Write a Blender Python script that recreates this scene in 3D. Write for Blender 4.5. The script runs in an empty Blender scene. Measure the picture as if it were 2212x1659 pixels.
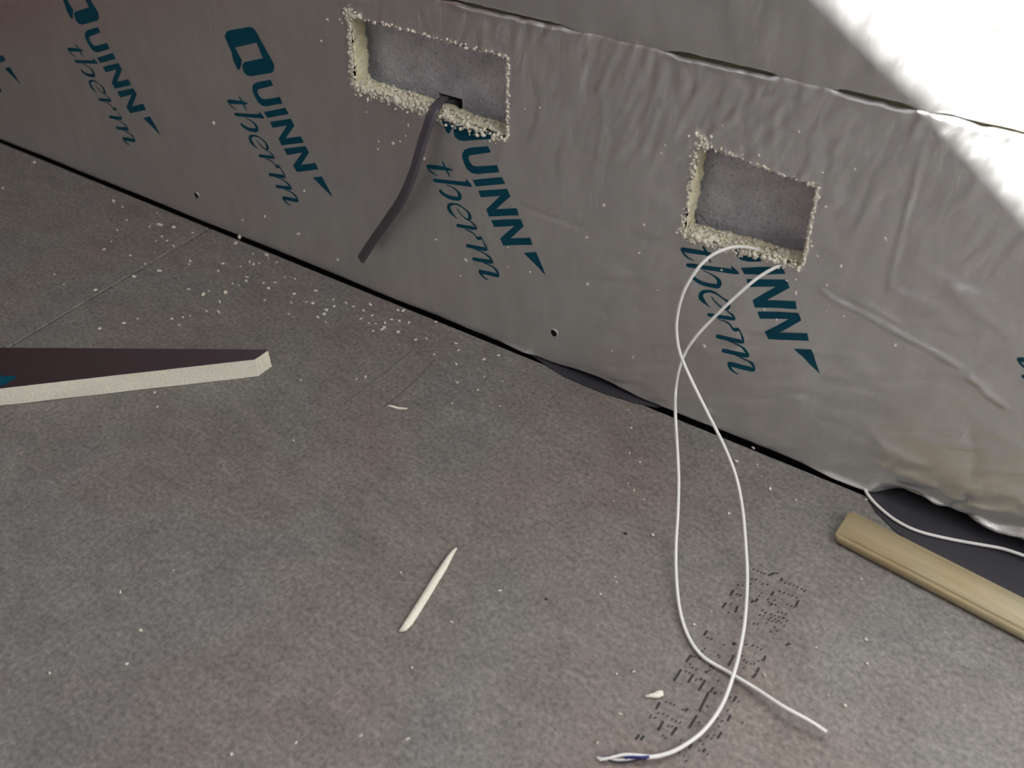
import bpy, bmesh, math, random
import numpy as np
from mathutils import Vector, Matrix

random.seed(7)
rng = np.random.default_rng(7)
SC = bpy.context.scene
COL = SC.collection

# ------------------------------------------------------------------ camera
# x runs along the boarded wall, y into it (board face = 0), z up, metres
F_PX = 2017.37
PITCH, YAW, ROLL = math.radians(40.954), math.radians(-32.855), math.radians(0.077)
CAM = Vector((0.0, -0.5239, 0.5000))
FW = Vector((math.sin(YAW) * math.cos(PITCH), math.cos(YAW) * math.cos(PITCH), -math.sin(PITCH)))
R0 = Vector((math.cos(YAW), -math.sin(YAW), 0)); U0 = R0.cross(FW)
RT = R0 * math.cos(ROLL) + U0 * math.sin(ROLL)
UP = -R0 * math.sin(ROLL) + U0 * math.cos(ROLL)
cd = bpy.data.cameras.new('camera'); co = bpy.data.objects.new('camera', cd); COL.objects.link(co)
cd.sensor_width = 36.0; cd.lens = 36.0 * F_PX / 2212.0; cd.clip_start = 0.01
cd.dof.use_dof = True; cd.dof.focus_distance = 0.72; cd.dof.aperture_fstop = 8.0
M = Matrix((RT, UP, -FW)).transposed().to_4x4(); M.translation = CAM
co.matrix_world = M
SC.camera = co

def ray(px, py): return (FW * F_PX + RT * (px - 1106.0) - UP * (py - 829.5)).normalized()
def on_wall(px, py, y=0.0):
    d = ray(px, py); return CAM + d * ((y - CAM.y) / d.y)
def on_floor(px, py, z=0.0):
    d = ray(px, py); return CAM + d * ((z - CAM.z) / d.z)

# ------------------------------------------------------------------ light
SC.view_settings.view_transform = 'Standard'; SC.view_settings.look = 'None'
SC.view_settings.gamma = 1.0; SC.view_settings.use_curve_mapping = False
SC.view_settings.exposure = -0.66
wd = bpy.data.worlds.new('sky'); SC.world = wd; wd.use_nodes = True
bg = wd.node_tree.nodes['Background']
bg.inputs[0].default_value = (0.95, 0.985, 1.03, 1); bg.inputs[1].default_value = 0.84

LEFT_X = -1.32                                   # inner face of the added left wall
A, B = on_wall(1812, 0), on_wall(2212, 446)      # the edge of the sun patch on the foil
SL = (B.z - A.z) / (B.x - A.x)
SUN_D = Vector((1.0, 0.80, SL)).normalized()
SILL_Z = A.z + SL * (LEFT_X - A.x)               # sill of the slit added to shape the sun patch
sd = bpy.data.lights.new('sun', 'SUN'); so = bpy.data.objects.new('sun', sd); COL.objects.link(so)
sd.energy = 85.0; sd.angle = math.radians(0.55); sd.color = (1.0, 0.98, 0.95)
so.rotation_euler = SUN_D.to_track_quat('-Z', 'Y').to_euler(); so.location = (-3, -2, 5)

# ------------------------------------------------------------------ helpers
def link(name, me, mat, parent=None):
    o = bpy.data.objects.new(name, me); COL.objects.link(o)
    if mat is not None and len(me.materials) == 0: me.materials.append(mat)
    if parent is not None: o.parent = parent
    return o
def tag(o, label=None, cat=None, group=None, kind=None):
    if label: o['label'] = label
    if cat: o['category'] = cat
    if group: o['group'] = group
    if kind: o['kind'] = kind
    return o
def empty(name, loc=(0, 0, 0)):
    o = bpy.data.objects.new(name, None); COL.objects.link(o); o.location = loc; o.empty_display_size = 0.05; return o
def pymesh(name, vs, fs, smooth=False):
    me = bpy.data.meshes.new(name); me.from_pydata([tuple(v) for v in vs], [], [tuple(f) for f in fs]); me.update()
    if smooth: me.polygons.foreach_set('use_smooth', [True] * len(me.polygons))
    return me
def boxes(name, lst, bevel=0.0):
    bm = bmesh.new()
    for (x0, y0, z0, x1, y1, z1) in lst:
        r = bmesh.ops.create_cube(bm, size=1.0)
        for v in r['verts']:
            v.co = Vector(((x0 + x1) / 2 + v.co.x * (x1 - x0), (y0 + y1) / 2 + v.co.y * (y1 - y0), (z0 + z1) / 2 + v.co.z * (z1 - z0)))
    if bevel: bmesh.ops.bevel(bm, geom=bm.edges[:], offset=bevel, segments=1, affect='EDGES')
    me = bpy.data.meshes.new(name); bm.to_mesh(me); bm.free(); return me

def _hash(ix, iy, s):
    h = (ix.astype(np.int64) * 374761393 + iy.astype(np.int64) * 668265263 + s * 1274126177) & 0x7fffffff
    h = ((h ^ (h >> 13)) * 1274126177) & 0x7fffffff
    return ((h ^ (h >> 16)) & 0xffff) / 65535.0 * 2 - 1
def vnoise(x, y, s=0):
    x = np.asarray(x, float); y = np.asarray(y, float)
    ix = np.floor(x); iy = np.floor(y); fx = x - ix; fy = y - iy
    fx = fx * fx * fx * (fx * (fx * 6 - 15) + 10); fy = fy * fy * fy * (fy * (fy * 6 - 15) + 10)
    a = _hash(ix, iy, s); b = _hash(ix + 1, iy, s); c = _hash(ix, iy + 1, s); d = _hash(ix + 1, iy + 1, s)
    return (a * (1 - fx) + b * fx) * (1 - fy) + (c * (1 - fx) + d * fx) * fy
def smooth01(t): t = np.clip(t, 0, 1); return t * t * (3 - 2 * t)

# ------------------------------------------------------------------ materials
def new_mat(name):
    m = bpy.data.materials.new(name); m.use_nodes = True
    nt = m.node_tree; return m, nt, nt.nodes['Principled BSDF']
def plain(name, col, rough=0.7, metal=0.0, bump=0.0, scale=200.0, var=0.0):
    m, nt, b = new_mat(name)
    b.inputs['Base Color'].default_value = (*col, 1); b.inputs['Roughness'].default_value = rough; b.inputs['Metallic'].default_value = metal
    if bump or var:
        tc = nt.nodes.new('ShaderNodeTexCoord'); n = nt.nodes.new('ShaderNodeTexNoise')
        n.inputs['Scale'].default_value = scale; n.inputs['Detail'].default_value = 5
        nt.links.new(tc.outputs['Object'], n.inputs['Vector'])
        if bump:
            bp = nt.nodes.new('ShaderNodeBump'); bp.inputs['Strength'].default_value = bump; bp.inputs['Distance'].default_value = 0.001
            nt.links.new(n.outputs['Fac'], bp.inputs['Height']); nt.links.new(bp.outputs['Normal'], b.inputs['Normal'])
        if var:
            r = nt.nodes.new('ShaderNodeValToRGB')
            r.color_ramp.elements[0].position = 0.3; r.color_ramp.elements[1].position = 0.7
            r.color_ramp.elements[0].color = (*[c * (1 - var) for c in col], 1); r.color_ramp.elements[1].color = (*[min(1, c * (1 + var)) for c in col], 1)
            nt.links.new(n.outputs['Fac'], r.inputs['Fac']); nt.links.new(r.outputs['Color'], b.inputs['Base Color'])
    return m
def mixrgb(nt, fac, a, b, mode='MIX'):
    n = nt.nodes.new('ShaderNodeMix'); n.data_type = 'RGBA'; n.blend_type = mode
    for sock, v in ((n.inputs['Factor'], fac), (n.inputs['A'], a), (n.inputs['B'], b)):
        if hasattr(v, 'is_linked'): nt.links.new(v, sock)
        elif isinstance(v, (int, float)): sock.default_value = v
        else: sock.default_value = (*v, 1)
    return n.outputs['Result']
def noise(nt, scale, detail=4, vec=None, rough=0.5, dist=0.0):
    n = nt.nodes.new('ShaderNodeTexNoise'); n.inputs['Scale'].default_value = scale; n.inputs['Detail'].default_value = detail
    n.inputs['Roughness'].default_value = rough; n.inputs['Distortion'].default_value = dist
    if vec is not None: nt.links.new(vec, n.inputs['Vector'])
    return n.outputs['Fac']
def ramp(nt, fac, stops):
    r = nt.nodes.new('ShaderNodeValToRGB'); e = r.color_ramp.elements
    while len(e) < len(stops): e.new(0.5)
    for k, (p, c) in enumerate(stops):
        e[k].position = p; e[k].color = (*c, 1) if not isinstance(c, (int, float)) else (c, c, c, 1)
    nt.links.new(fac, r.inputs['Fac']); return r.outputs['Color']
def objvec(nt, scale=(1, 1, 1), rot=(0, 0, 0)):
    tc = nt.nodes.new('ShaderNodeTexCoord'); mp = nt.nodes.new('ShaderNodeMapping')
    mp.inputs['Scale'].default_value = scale; mp.inputs['Rotation'].default_value = rot
    nt.links.new(tc.outputs['Object'], mp.inputs['Vector']); return mp.outputs['Vector']
def bump(nt, b, h, strength, dist):
    bp = nt.nodes.new('ShaderNodeBump'); bp.inputs['Strength'].default_value = strength; bp.inputs['Distance'].default_value = dist
    nt.links.new(h, bp.inputs['Height']); nt.links.new(bp.outputs['Normal'], b.inputs['Normal'])

def foil_mat():
    m, nt, b = new_mat('aluminium_foil')
    v = objvec(nt, (1, 1, 0.35))
    c = ramp(nt, noise(nt, 60, 4, v), [(0.3, (0.74, 0.745, 0.745)), (0.7, (0.82, 0.825, 0.825))])
    nt.links.new(c, b.inputs['Base Color'])
    b.inputs['Metallic'].default_value = 0.85
    rr = ramp(nt, noise(nt, 25, 3, v), [(0.3, 0.33), (0.7, 0.41)])
    nt.links.new(rr, b.inputs['Roughness'])
    b1 = nt.nodes.new('ShaderNodeBump'); b1.inputs['Strength'].default_value = 0.55; b1.inputs['Distance'].default_value = 0.0016
    nt.links.new(noise(nt, 95, 3, objvec(nt, (1, 1, 0.55), (0, 0.5, 0)), 0.5, 0.6), b1.inputs['Height'])
    b2 = nt.nodes.new('ShaderNodeBump'); b2.inputs['Strength'].default_value = 0.25; b2.inputs['Distance'].default_value = 0.0006
    nt.links.new(noise(nt, 280, 4, v), b2.inputs['Height']); nt.links.new(b1.outputs['Normal'], b2.inputs['Normal'])
    nt.links.new(b2.outputs['Normal'], b.inputs['Normal'])
    return m
FOIL = foil_mat()
INK = plain('blue_print_ink', (0.0, 0.072, 0.125), 0.50, 0.0)
INK.node_tree.nodes['Principled BSDF'].inputs['Specular IOR Level'].default_value = 0.25
FOAM = plain('cream_foam', (0.93, 0.86, 0.64), 0.95, 0, 0.9, 700, 0.12)
FOAM_PALE = plain('pale_foam', (0.86, 0.84, 0.73), 0.95, 0, 0.8, 700, 0.08)
CRUMB = plain('foam_crumb', (0.84, 0.81, 0.70), 0.95, 0, 0.5, 900, 0.1)

def chip_mat():
    m, nt, b = new_mat('chipboard')
    v = objvec(nt)
    vs = objvec(nt, (1, 1.6, 1), (0, 0, 0.5))
    big = ramp(nt, noise(nt, 7, 3, v, 0.55, 0.4), [(0.30, (0.200, 0.166, 0.150)), (0.5, (0.193, 0.180, 0.167)), (0.70, (0.186, 0.186, 0.177))])
    mid = ramp(nt, noise(nt, 32, 4, vs, 0.6, 0.8), [(0.3, 0.84), (0.5, 1.0), (0.68, 1.12), (0.80, 1.35)])
    fine = ramp(nt, noise(nt, 310, 3, v, 0.65), [(0.28, 0.62), (0.5, 1.0), (0.72, 1.34)])
    fleck = ramp(nt, noise(nt, 170, 3, vs, 0.6), [(0.3, 0.86), (0.5, 1.0), (0.7, 1.1), (0.78, 1.5)])
    c = mixrgb(nt, 1.0, big, mid, 'MULTIPLY'); c = mixrgb(nt, 1.0, c, fine, 'MULTIPLY'); c = mixrgb(nt, 1.0, c, fleck, 'MULTIPLY')
    nt.links.new(c, b.inputs['Base Color']); b.inputs['Roughness'].default_value = 0.72
    bump(nt, b, noise(nt, 500, 3, v), 0.25, 0.0006)
    return m
CHIP = chip_mat()
def block_mat():
    m, nt, b = new_mat('concrete_block')
    v = objvec(nt)
    c = ramp(nt, noise(nt, 60, 5, v, 0.6), [(0.3, (0.50, 0.49, 0.55)), (0.7, (0.74, 0.73, 0.80))])
    pits = ramp(nt, noise(nt, 420, 2, v), [(0.28, 0.55), (0.42, 1.0), (0.9, 1.1)])
    c = mixrgb(nt, 1.0, c, pits, 'MULTIPLY'); nt.links.new(c, b.inputs['Base Color'])
    b.inputs['Roughness'].default_value = 0.95
    bump(nt, b, noise(nt, 330, 5, v), 0.8, 0.0025)
    return m
BLOCK = block_mat()
def brick_mat():
    m, nt, b = new_mat('bare_brown_wall')
    c = ramp(nt, noise(nt, 9, 5, objvec(nt)), [(0.3, (0.10, 0.032, 0.020)), (0.7, (0.15, 0.055, 0.035))])
    nt.links.new(c, b.inputs['Base Color']); b.inputs['Roughness'].default_value = 0.9
    return m
LWALL = brick_mat()
def wood_mat():
    m, nt, b = new_mat('pale_softwood')
    v = objvec(nt, (3, 60, 40)); 
    c = ramp(nt, noise(nt, 4, 5, v, 0.55, 1.2), [(0.28, (0.52, 0.43, 0.25)), (0.5, (0.62, 0.55, 0.36)), (0.72, (0.66, 0.60, 0.43))])
    d = ramp(nt, noise(nt, 14, 3, objvec(nt, (1, 1, 1))), [(0.3, (1.05, 0.94, 0.80)), (0.65, (1, 1, 1))])
    c = mixrgb(nt, 1.0, c, d, 'MULTIPLY')
    nt.links.new(c, b.inputs['Base Color']); b.inputs['Roughness'].default_value = 0.65
    bump(nt, b, noise(nt, 12, 4, v), 0.3, 0.0008)
    return m
WOOD = wood_mat()
GREY = plain('grey_cable_sheath', (0.095, 0.090, 0.110), 0.38, 0, 0.15, 300)
WHITE = plain('white_cable_sheath', (0.80, 0.80, 0.78), 0.38)
BLUE = plain('blue_core', (0.01, 0.02, 0.16), 0.4)
DARK = plain('dark_core', (0.02, 0.015, 0.03), 0.5)
STAMP = plain('stamp_ink', (0.028, 0.026, 0.027), 0.8)
PENCIL = plain('pencil', (0.115, 0.108, 0.10), 0.7)
STRIP_MAT = plain('dark_blue_grey', (0.035, 0.034, 0.044), 0.6)
SHADE = plain('shade_black', (0.01, 0.01, 0.01), 1.0)  # near-black standing for shade in the floor gaps and screw holes

# ------------------------------------------------------------------ setting
TH = 0.0170                       # board thickness
BY = 0.0285                       # face of the masonry behind the boards
fl = link('floor', boxes('floor', [(-2.2, -3.0, -0.20, 2.0, 0.3, -0.024)]), SHADE); tag(fl, kind='structure')
JX = on_floor(345, 557).x        # joint of two chipboard sheets, square to the wall
k = 0
for row in range(5):
    y1 = -0.0042 - row * 0.6; y0 = y1 - 0.5985  # stops short of the board so the black slab shows as its contact shadow
    xs = [-2.2, JX - 0.0012, JX + 2.3994] if row % 2 == 0 else [-2.2, JX + 1.2, 2.0]
    for a, b_ in ((xs[0], xs[1]), (xs[1] + 0.0022, 2.0)):
        if b_ - a < 0.05: continue
        link('chipboard_panel', boxes('chipboard_panel', [(a, y0, -0.022, b_, y1, 0.0)], 0.0007), CHIP, fl)

# masonry behind the boards, with the knocked-out cable hole and the window opening above
hc = on_wall(972, 228, BY); hx0, hx1, hz0, hz1 = hc.x - 0.011, hc.x + 0.012, hc.z - 0.016, hc.z + 0.008
W0, W1, ZT = -2.2, 2.0, 2.5
wl = [(W0, BY, -0.1, hx0, BY + 0.12, 1.0), (hx1, BY, -0.1, W1, BY + 0.12, 1.0), (hx0, BY, -0.1, hx1, BY + 0.12, hz0),
      (hx0, BY, hz1, hx1, BY + 0.12, 1.0), (hx0, BY + 0.10, hz0, hx1, BY + 0.12, hz1),
      (W0, BY, 1.0, -1.45, BY + 0.12, ZT), (1.3, BY, 1.0, W1, BY + 0.12, ZT), (-1.45, BY, 2.2, 1.3, BY + 0.12, ZT)]
wb = link('wall_back', boxes('wall_back', wl), BLOCK); tag(wb, kind='structure')
yw0, yw1 = -1.24, -0.82
ll = [(LEFT_X - 0.12, -3.0, -0.1, LEFT_X, BY, SILL_Z), (LEFT_X - 0.12, -3.0, SILL_Z + 0.27, LEFT_X, BY, SILL_Z + 0.9),
      (LEFT_X - 0.12, yw1, SILL_Z, LEFT_X, BY, SILL_Z + 0.27), (LEFT_X - 0.12, -3.0, SILL_Z, LEFT_X, yw0, SILL_Z + 0.27)]
wlft = link('added_wall_left', boxes('added_wall_left', ll), LWALL); tag(wlft, kind='structure')  # unseen wall and slit added to shape the sun and darken the left foil
RWALL = plain('grey_plaster', (0.42, 0.41, 0.39), 0.9, 0, 0.3, 60, 0.06)
tag(link('added_wall_front', boxes('added_wall_front', [(LEFT_X, -2.35, 0.001, 1.65, -2.25, 2.5)]), RWALL), kind='structure')  # unseen wall added to cut low light from the front
tag(link('added_wall_right', boxes('added_wall_right', [(1.55, -2.25, 0.001, 1.65, -0.005, 2.5)]), RWALL), kind='structure')  # unseen, added likewise to cut low light from the right

# ------------------------------------------------------------------ insulation boards
def wq(pts): return [(on_wall(*p).x, on_wall(*p).z) for p in pts]
H1 = wq([(757, 33), (1096, 122), (1096, 296), (768, 182)])      # double cut-out, clockwise from upper left
H2 = wq([(1513, 309), (1766, 402), (1732, 575), (1476, 503)])   # single cut-out
HOLES = [H1, H2]
TOPZ = 0.2800

def in_quad(x, z, q):
    r = np.ones(np.shape(x), bool)
    for i in range(4):
        (ax, az), (bx, bz) = q[i], q[(i + 1) % 4]
        r &= ((bx - ax) * (z - az) - (bz - az) * (x - ax)) <= 0
    return r
def seg_dist(x, z, a, b):
    dx, dz = b[0] - a[0], b[1] - a[1]; L = dx * dx + dz * dz
    t = np.clip(((x - a[0]) * dx + (z - a[1]) * dz) / L, 0, 1)
    sx, sz = a[0] + t * dx, a[1] + t * dz
    s = ((x - a[0]) * dz - (z - a[1]) * dx) / math.sqrt(L)
    return np.hypot(x - sx, z - sz), s, t

# creases in the foil: traced polylines, height (m), half width (m), sharpness on the upper side
CREASES = [
    ([(2008, 275), (1960, 455), (1912, 650)], 0.0008, 0.0015),
    ([(1765, 615), (1800, 645), (1860, 672), (1910, 700), (1955, 725), (2030, 765), (2090, 800)], 0.0010, 0.0019),
    ([(2082, 808), (2110, 822), (2135, 850), (2190, 890)], 0.0012, 0.0022),
    ([(1835, 640), (1900, 672), (1950, 700)], 0.0007, 0.0025),
    ([(1900, 610), (1990, 650), (2060, 680)], 0.0006, 0.0035),
    ([(640, 285), (700, 280), (790, 318)], -0.0005, 0.0025),
    ([(480, 205), (560, 225)], -0.0004, 0.003),
    ([(1105, 435), (1180, 465), (1290, 505)], -0.0005, 0.0025),
    ([(300, 175), (345, 190), (420, 215)], -0.0004, 0.0025),
    ([(1180, 330), (1240, 325), (1300, 345)], -0.0005, 0.003),
    ([(1960, 560), (2060, 620), (2150, 700), (2212, 730)], 0.0007, 0.005),
    ([(2040, 620), (2130, 640), (2212, 690)], 0.0007, 0.004),
    ([(1975, 1078), (2005, 1088), (2040, 1106)], 0.0018, 0.0015),
    ([(2040, 1112), (2065, 1095), (2085, 1085), (2095, 1065)], -0.0014, 0.0015),
    ([(2080, 1130), (2120, 1135), (2160, 1152), (2212, 1158), (2300, 1180)], 0.0020, 0.0016),
    ([(2070, 1122), (2110, 1118), (2160, 1138), (2212, 1142), (2300, 1163)], -0.0012, 0.0018),
    ([(1870, 905), (1900, 960), (1930, 1000)], 0.0006, 0.004),
    ([(1880, 940), (1950, 985), (2010, 1010)], 0.0006, 0.004),
    ([(2090, 900), (2105, 980), (2095, 1060)], -0.0006, 0.0035),
]
CR = [([(on_wall(*p).x, on_wall(*p).z) for p in pl], h, w) for pl, h, w in CREASES]
DENTS = [(on_wall(1930, 1055), 0.0012, 0.020, 0.010), (on_wall(2120, 1080), -0.0010, 0.035, 0.014)]
def disp(x, z):
    """outward (towards the room) height of the foil face"""
    x = np.asarray(x, float); z = np.asarray(z, float)
    amp = 0.18 + 0.82 * smooth01((x + 0.60) / 0.55)
    ang = -0.30
    u = x * math.cos(ang) + z * math.sin(ang); v = -x * math.sin(ang) + z * math.cos(ang)
    up = smooth01((z - 0.13) / 0.12)                      # vertical flutes under the joint
    d = 0.00068 * amp * up * vnoise(u / 0.0058 + 0.7 * vnoise(u / .02, v / .02, 5), v / 0.017, 11)
    d = d + 0.00030 * amp * up * vnoise(u / 0.0034, v / 0.010, 12)
    low = 1 - up
    uu = x * math.cos(0.45) + z * math.sin(0.45); vv = -x * math.sin(0.45) + z * math.cos(0.45)
    d = d + 0.00060 * amp * (0.35 + 0.65 * low) * vnoise(uu / 0.015, vv / 0.0062 + 0.7 * vnoise(uu / .03, vv / .03, 6), 21)
    d = d + 0.0006 * (1 + vnoise(x / 0.15, z / 0.10, 31))
    for pl, h, w in CR:
        for i in range(len(pl) - 1):
            a, b = pl[i], pl[i + 1]
            dist, s, t = seg_dist(x, z, a, b)
            f = (1 if i > 0 else smooth01(t * 2.0)) * (1 if i < len(pl) - 2 else smooth01((1 - t) * 2.0))
            d = np.where(np.abs(d) < 9, d + 0, d)
            g = 1.35 * h * np.exp(-(dist / w) ** 2) * f
            # neighbouring segments share an end: keep the taller of the two there
            if i == 0: acc = g
            else: acc = np.where(np.abs(g) > np.abs(acc), g, acc)
        d = d + acc
    for c, h, sx, sz in DENTS:
        d = d - h * np.exp(-((x - c.x) / sx) ** 2 - ((z - c.z) / sz) ** 2)
    # towards the right the foil edge is folded back under the board
    c = on_wall(1872, 1062).x
    d = d - 0.0105 * smooth01((x - c) / 0.022) * np.clip((0.0125 + 0.002 * vnoise(x / 0.012, x * 0, 43) - z) / 0.0125, 0, 1) ** 1.15
    # a lip that stands out here and there along the floor edge
    lip = smooth01((vnoise(x / 0.05, x * 0 + 3.3, 41) + 0.25) * 1.6) * smooth01((x + 0.36) / 0.05) * (1 - smooth01((x + 0.05) / 0.03))
    d = d + 0.0028 * lip * np.exp(-(z / 0.0035) ** 2)
    return d
def zb(x):
    """how far the lower foil edge stands off the floor"""
    x = np.asarray(x, float)
    a = on_wall(1180, 785).x; b = on_wall(1425, 880).x; m = a + (b - a) * 0.45
    bumpy = 0.0050 * smooth01((x - a) / (m - a)) * smooth01((b - x) / (b - m))
    c = on_wall(1868, 1060).x
    right = 0.0075 * smooth01((x - c) / 0.03) * (1 - 0.55 * smooth01((x - c - 0.06) / 0.03))
    return 0.0012 + 0.0008 * vnoise(x / 0.06, x * 0, 51) + bumpy + right

def joint_gap(x):
    g = vnoise(np.asarray(x) / 0.05, np.asarray(x) * 0 + 0.4, 61)
    a, b = on_wall(1215, 50).x, on_wall(1440, 98).x
    return (0.0001 + 0.0006 * smooth01(g + 0.7)) * lip_at(x)

def lip_at(x):
    x = np.asarray(x, float); r = 0
    for p, q in (((960, -5), (1245, 58)), ((1435, 97), (1695, 166)), ((1790, 190), (1985, 243)), ((2000, 250), (2330, 330))):
        a, b = on_wall(*p).x, on_wall(*q).x
        r = r + smooth01((x - a) / 0.012) * smooth01((b - x) / 0.012)
    return np.clip(r, 0, 1)
def foil_grid(x0, x1, z0, z1, step, holes, lower):
    xs = np.arange(x0, x1 + 1e-6, step)
    e = np.array([0.0, 0.0004, 0.0009, 0.0015, 0.0022, 0.003])
    zs = np.concatenate([z0 + e, np.arange(z0 + 0.0045, z1 - 0.0045, step), z1 - e[::-1]])
    X, Z = np.meshgrid(xs, zs)
    Y = -disp(X, Z)
    nz, nx = X.shape
    ed = 0.0022
    if lower:
        Zn = Z + zb(X) * np.clip(1 - Z / 0.03, 0, 1)
        t = np.clip((Z - (z1 - ed)) / ed, 0, 1)
        puff = 0.0019 * lip_at(X) * (0.75 + 0.25 * vnoise(X / 0.012, X * 0 + 9, 71)) * np.exp(-((Z - z1 + 0.0022) / 0.0026) ** 2)
        Y = Y - puff + t * t * (0.0006 + 0.0016 * lip_at(X))
        Zn = Zn - t * joint_gap(X) + (0.0006 * vnoise(X / 0.02, X * 0, 72) + 0.0005 * vnoise(X / 0.006, X * 0, 73)) * np.clip((Z - z1 + 0.01) / 0.01, 0, 1)
        tb = np.clip((z0 + 0.0012 - Z) / 0.0012, 0, 1); Y = Y + tb * tb * 0.0012
    else:
        t = np.clip((z0 + ed - Z) / ed, 0, 1)
        Y = Y + t * t * 0.0016 * lip_at(X) + 0.0008 * np.exp(-((Z - z0) / 0.006) ** 2)
        Zn = Z + t * joint_gap(X) * 0.5 - t * 0.0009 * (1 - lip_at(X))
    keep = np.ones((nz - 1, nx - 1), bool)
    cx = (X[:-1, :-1] + X[1:, 1:]) / 2; cz = (Z[:-1, :-1] + Z[1:, 1:]) / 2
    idx = np.arange(nz * nx).reshape(nz, nx)
    P = np.stack([X, Y, Zn], -1).reshape(-1, 3)
    for q in holes:
        ins = in_quad(cx, cz, q)
        keep &= ~ins
        cnt = np.zeros((nz, nx), int)
        for di in (0, 1):
            for dj in (0, 1):
                cnt[di:nz - 1 + di, dj:nx - 1 + dj] += ins
        bd = idx[(cnt > 0) & (cnt < 4)]
        for vi in bd:
            x, z = P[vi, 0], P[vi, 2]; best = None
            for i in range(4):
                a, b = q[i], q[(i + 1) % 4]
                dx, dz = b[0] - a[0], b[1] - a[1]; tt = max(0, min(1, ((x - a[0]) * dx + (z - a[1]) * dz) / (dx * dx + dz * dz)))
                sx, sz = a[0] + tt * dx, a[1] + tt * dz; dd = (sx - x) ** 2 + (sz - z) ** 2
                if best is None or dd < best[0]: best = (dd, sx, sz)
            P[vi, 0] = best[1] + random.gauss(0, 0.0005); P[vi, 2] = best[2] + random.gauss(0, 0.0005)
            P[vi, 1] -= abs(random.gauss(0, 0.0006))
    ii, jj = np.nonzero(keep)
    F = np.stack([idx[ii, jj], idx[ii, jj + 1], idx[ii + 1, jj + 1], idx[ii + 1, jj]], -1)
    me = bpy.data.meshes.new('foil_facing')
    me.vertices.add(len(P)); me.vertices.foreach_set('co', P.ravel())
    me.loops.add(F.size); me.loops.foreach_set('vertex_index', F.ravel())
    me.polygons.add(len(F)); me.polygons.foreach_set('loop_start', np.arange(0, F.size, 4)); me.polygons.foreach_set('loop_total', np.full(len(F), 4))
    me.polygons.foreach_set('use_smooth', np.ones(len(F), bool))
    me.update(); me.validate(); return me

def foam_core(x0, x1, z0, z1, holes):
    bm = bmesh.new()
    yf, yb = 0.0130, TH
    def loop_front_back(rings):
        for r0, r1 in zip(rings[:-1], rings[1:]):
            n = len(r0)
            for i in range(n): bm.faces.new((r0[i], r0[(i + 1) % n], r1[(i + 1) % n], r1[i])).smooth = True
    fe, be = [], []
    for q in holes:
        cx = sum(p[0] for p in q) / 4; cz = sum(p[1] for p in q) / 4
        N = 42; rings = []
        for d in range(9):
            y = -0.0002 + (yb + 0.0002) * d / 8
            ring = []
            for i in range(4):
                a, b = q[i], q[(i + 1) % 4]
                for s in range(N):
                    t = s / N; x = a[0] + (b[0] - a[0]) * t; z = a[1] + (b[1] - a[1]) * t
                    n = random.gauss(0, 0.00055) + 0.0012 * float(vnoise(np.array(t * 9 + i * 20), np.array(d * 0.5), 81))
                    # 0 upper, 1 right, 2 lower, 3 left: roughness of the saw cut, across the edge
                    if i in (0, 2): z += n + (-0.0003 if i == 2 else 0)
                    else: x += n
                    ring.append(bm.verts.new((x, y, z)))
            rings.append(ring)
        loop_front_back(rings)
        back = []
        for v in rings[0]:                            # the foam face lies well behind the loose foil
            dv = Vector((v.co.x - cx, 0, v.co.z - cz)); dv = dv * (1 + 0.006 / dv.length)
            back.append(bm.verts.new((cx + dv.x, yf, cz + dv.z)))
        loop_front_back([back, rings[0]])
        fe.append(back); be.append(rings[-1])
    for y, hl in ((yf, fe), (yb, be)):
        o = [bm.verts.new(p) for p in ((x0, y, z0), (x1, y, z0), (x1, y, z1), (x0, y, z1))]
        edges = []
        for L in [o] + hl:
            n = len(L)
            for i in range(n):
                e = bm.edges.get((L[i], L[(i + 1) % n])) or bm.edges.new((L[i], L[(i + 1) % n])); edges.append(e)
        bmesh.ops.triangle_fill(bm, edges=edges, use_beauty=True)
        if y == yf: of = o
        else: ob = o
    for i in range(4): bm.faces.new((of[i], of[(i + 1) % 4], ob[(i + 1) % 4], ob[i]))
    me = bpy.data.meshes.new('foam_core'); bm.to_mesh(me); bm.free(); return me

BX0, BX1 = -1.315, 0.46
board = empty('insulation_board', (0, 0, 0))
tag(board, 'low foil-faced insulation board with two socket cut-outs standing on the chipboard floor', 'insulation board')
link('foil_facing', foil_grid(BX0, BX1, 0.0, TOPZ, 0.0016, HOLES, True), FOIL, board)['label'] = 'dull silver foil facing'
link('foam_core', foam_core(BX0, BX1, 0.004, TOPZ - 0.002, HOLES), FOAM, board)['label'] = 'cream foam core'
board2 = empty('insulation_board', (0, 0, TOPZ)); LEAN = math.radians(12)
tag(board2, 'upper foil-faced insulation board fixed above the joint, right end in sunlight', 'insulation board')
o = link('foil_facing', foil_grid(BX0, BX1, TOPZ + 0.0006, 0.98, 0.004, [], False), FOIL, board2)
o.matrix_parent_inverse = Matrix.Translation((0, 0, -TOPZ))
o = link('foam_core', foam_core(BX0, BX1, TOPZ + 0.003, 0.98, []), FOAM, board2)
o.matrix_parent_inverse = Matrix.Translation((0, 0, -TOPZ))

board2.rotation_euler.x = LEAN

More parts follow.
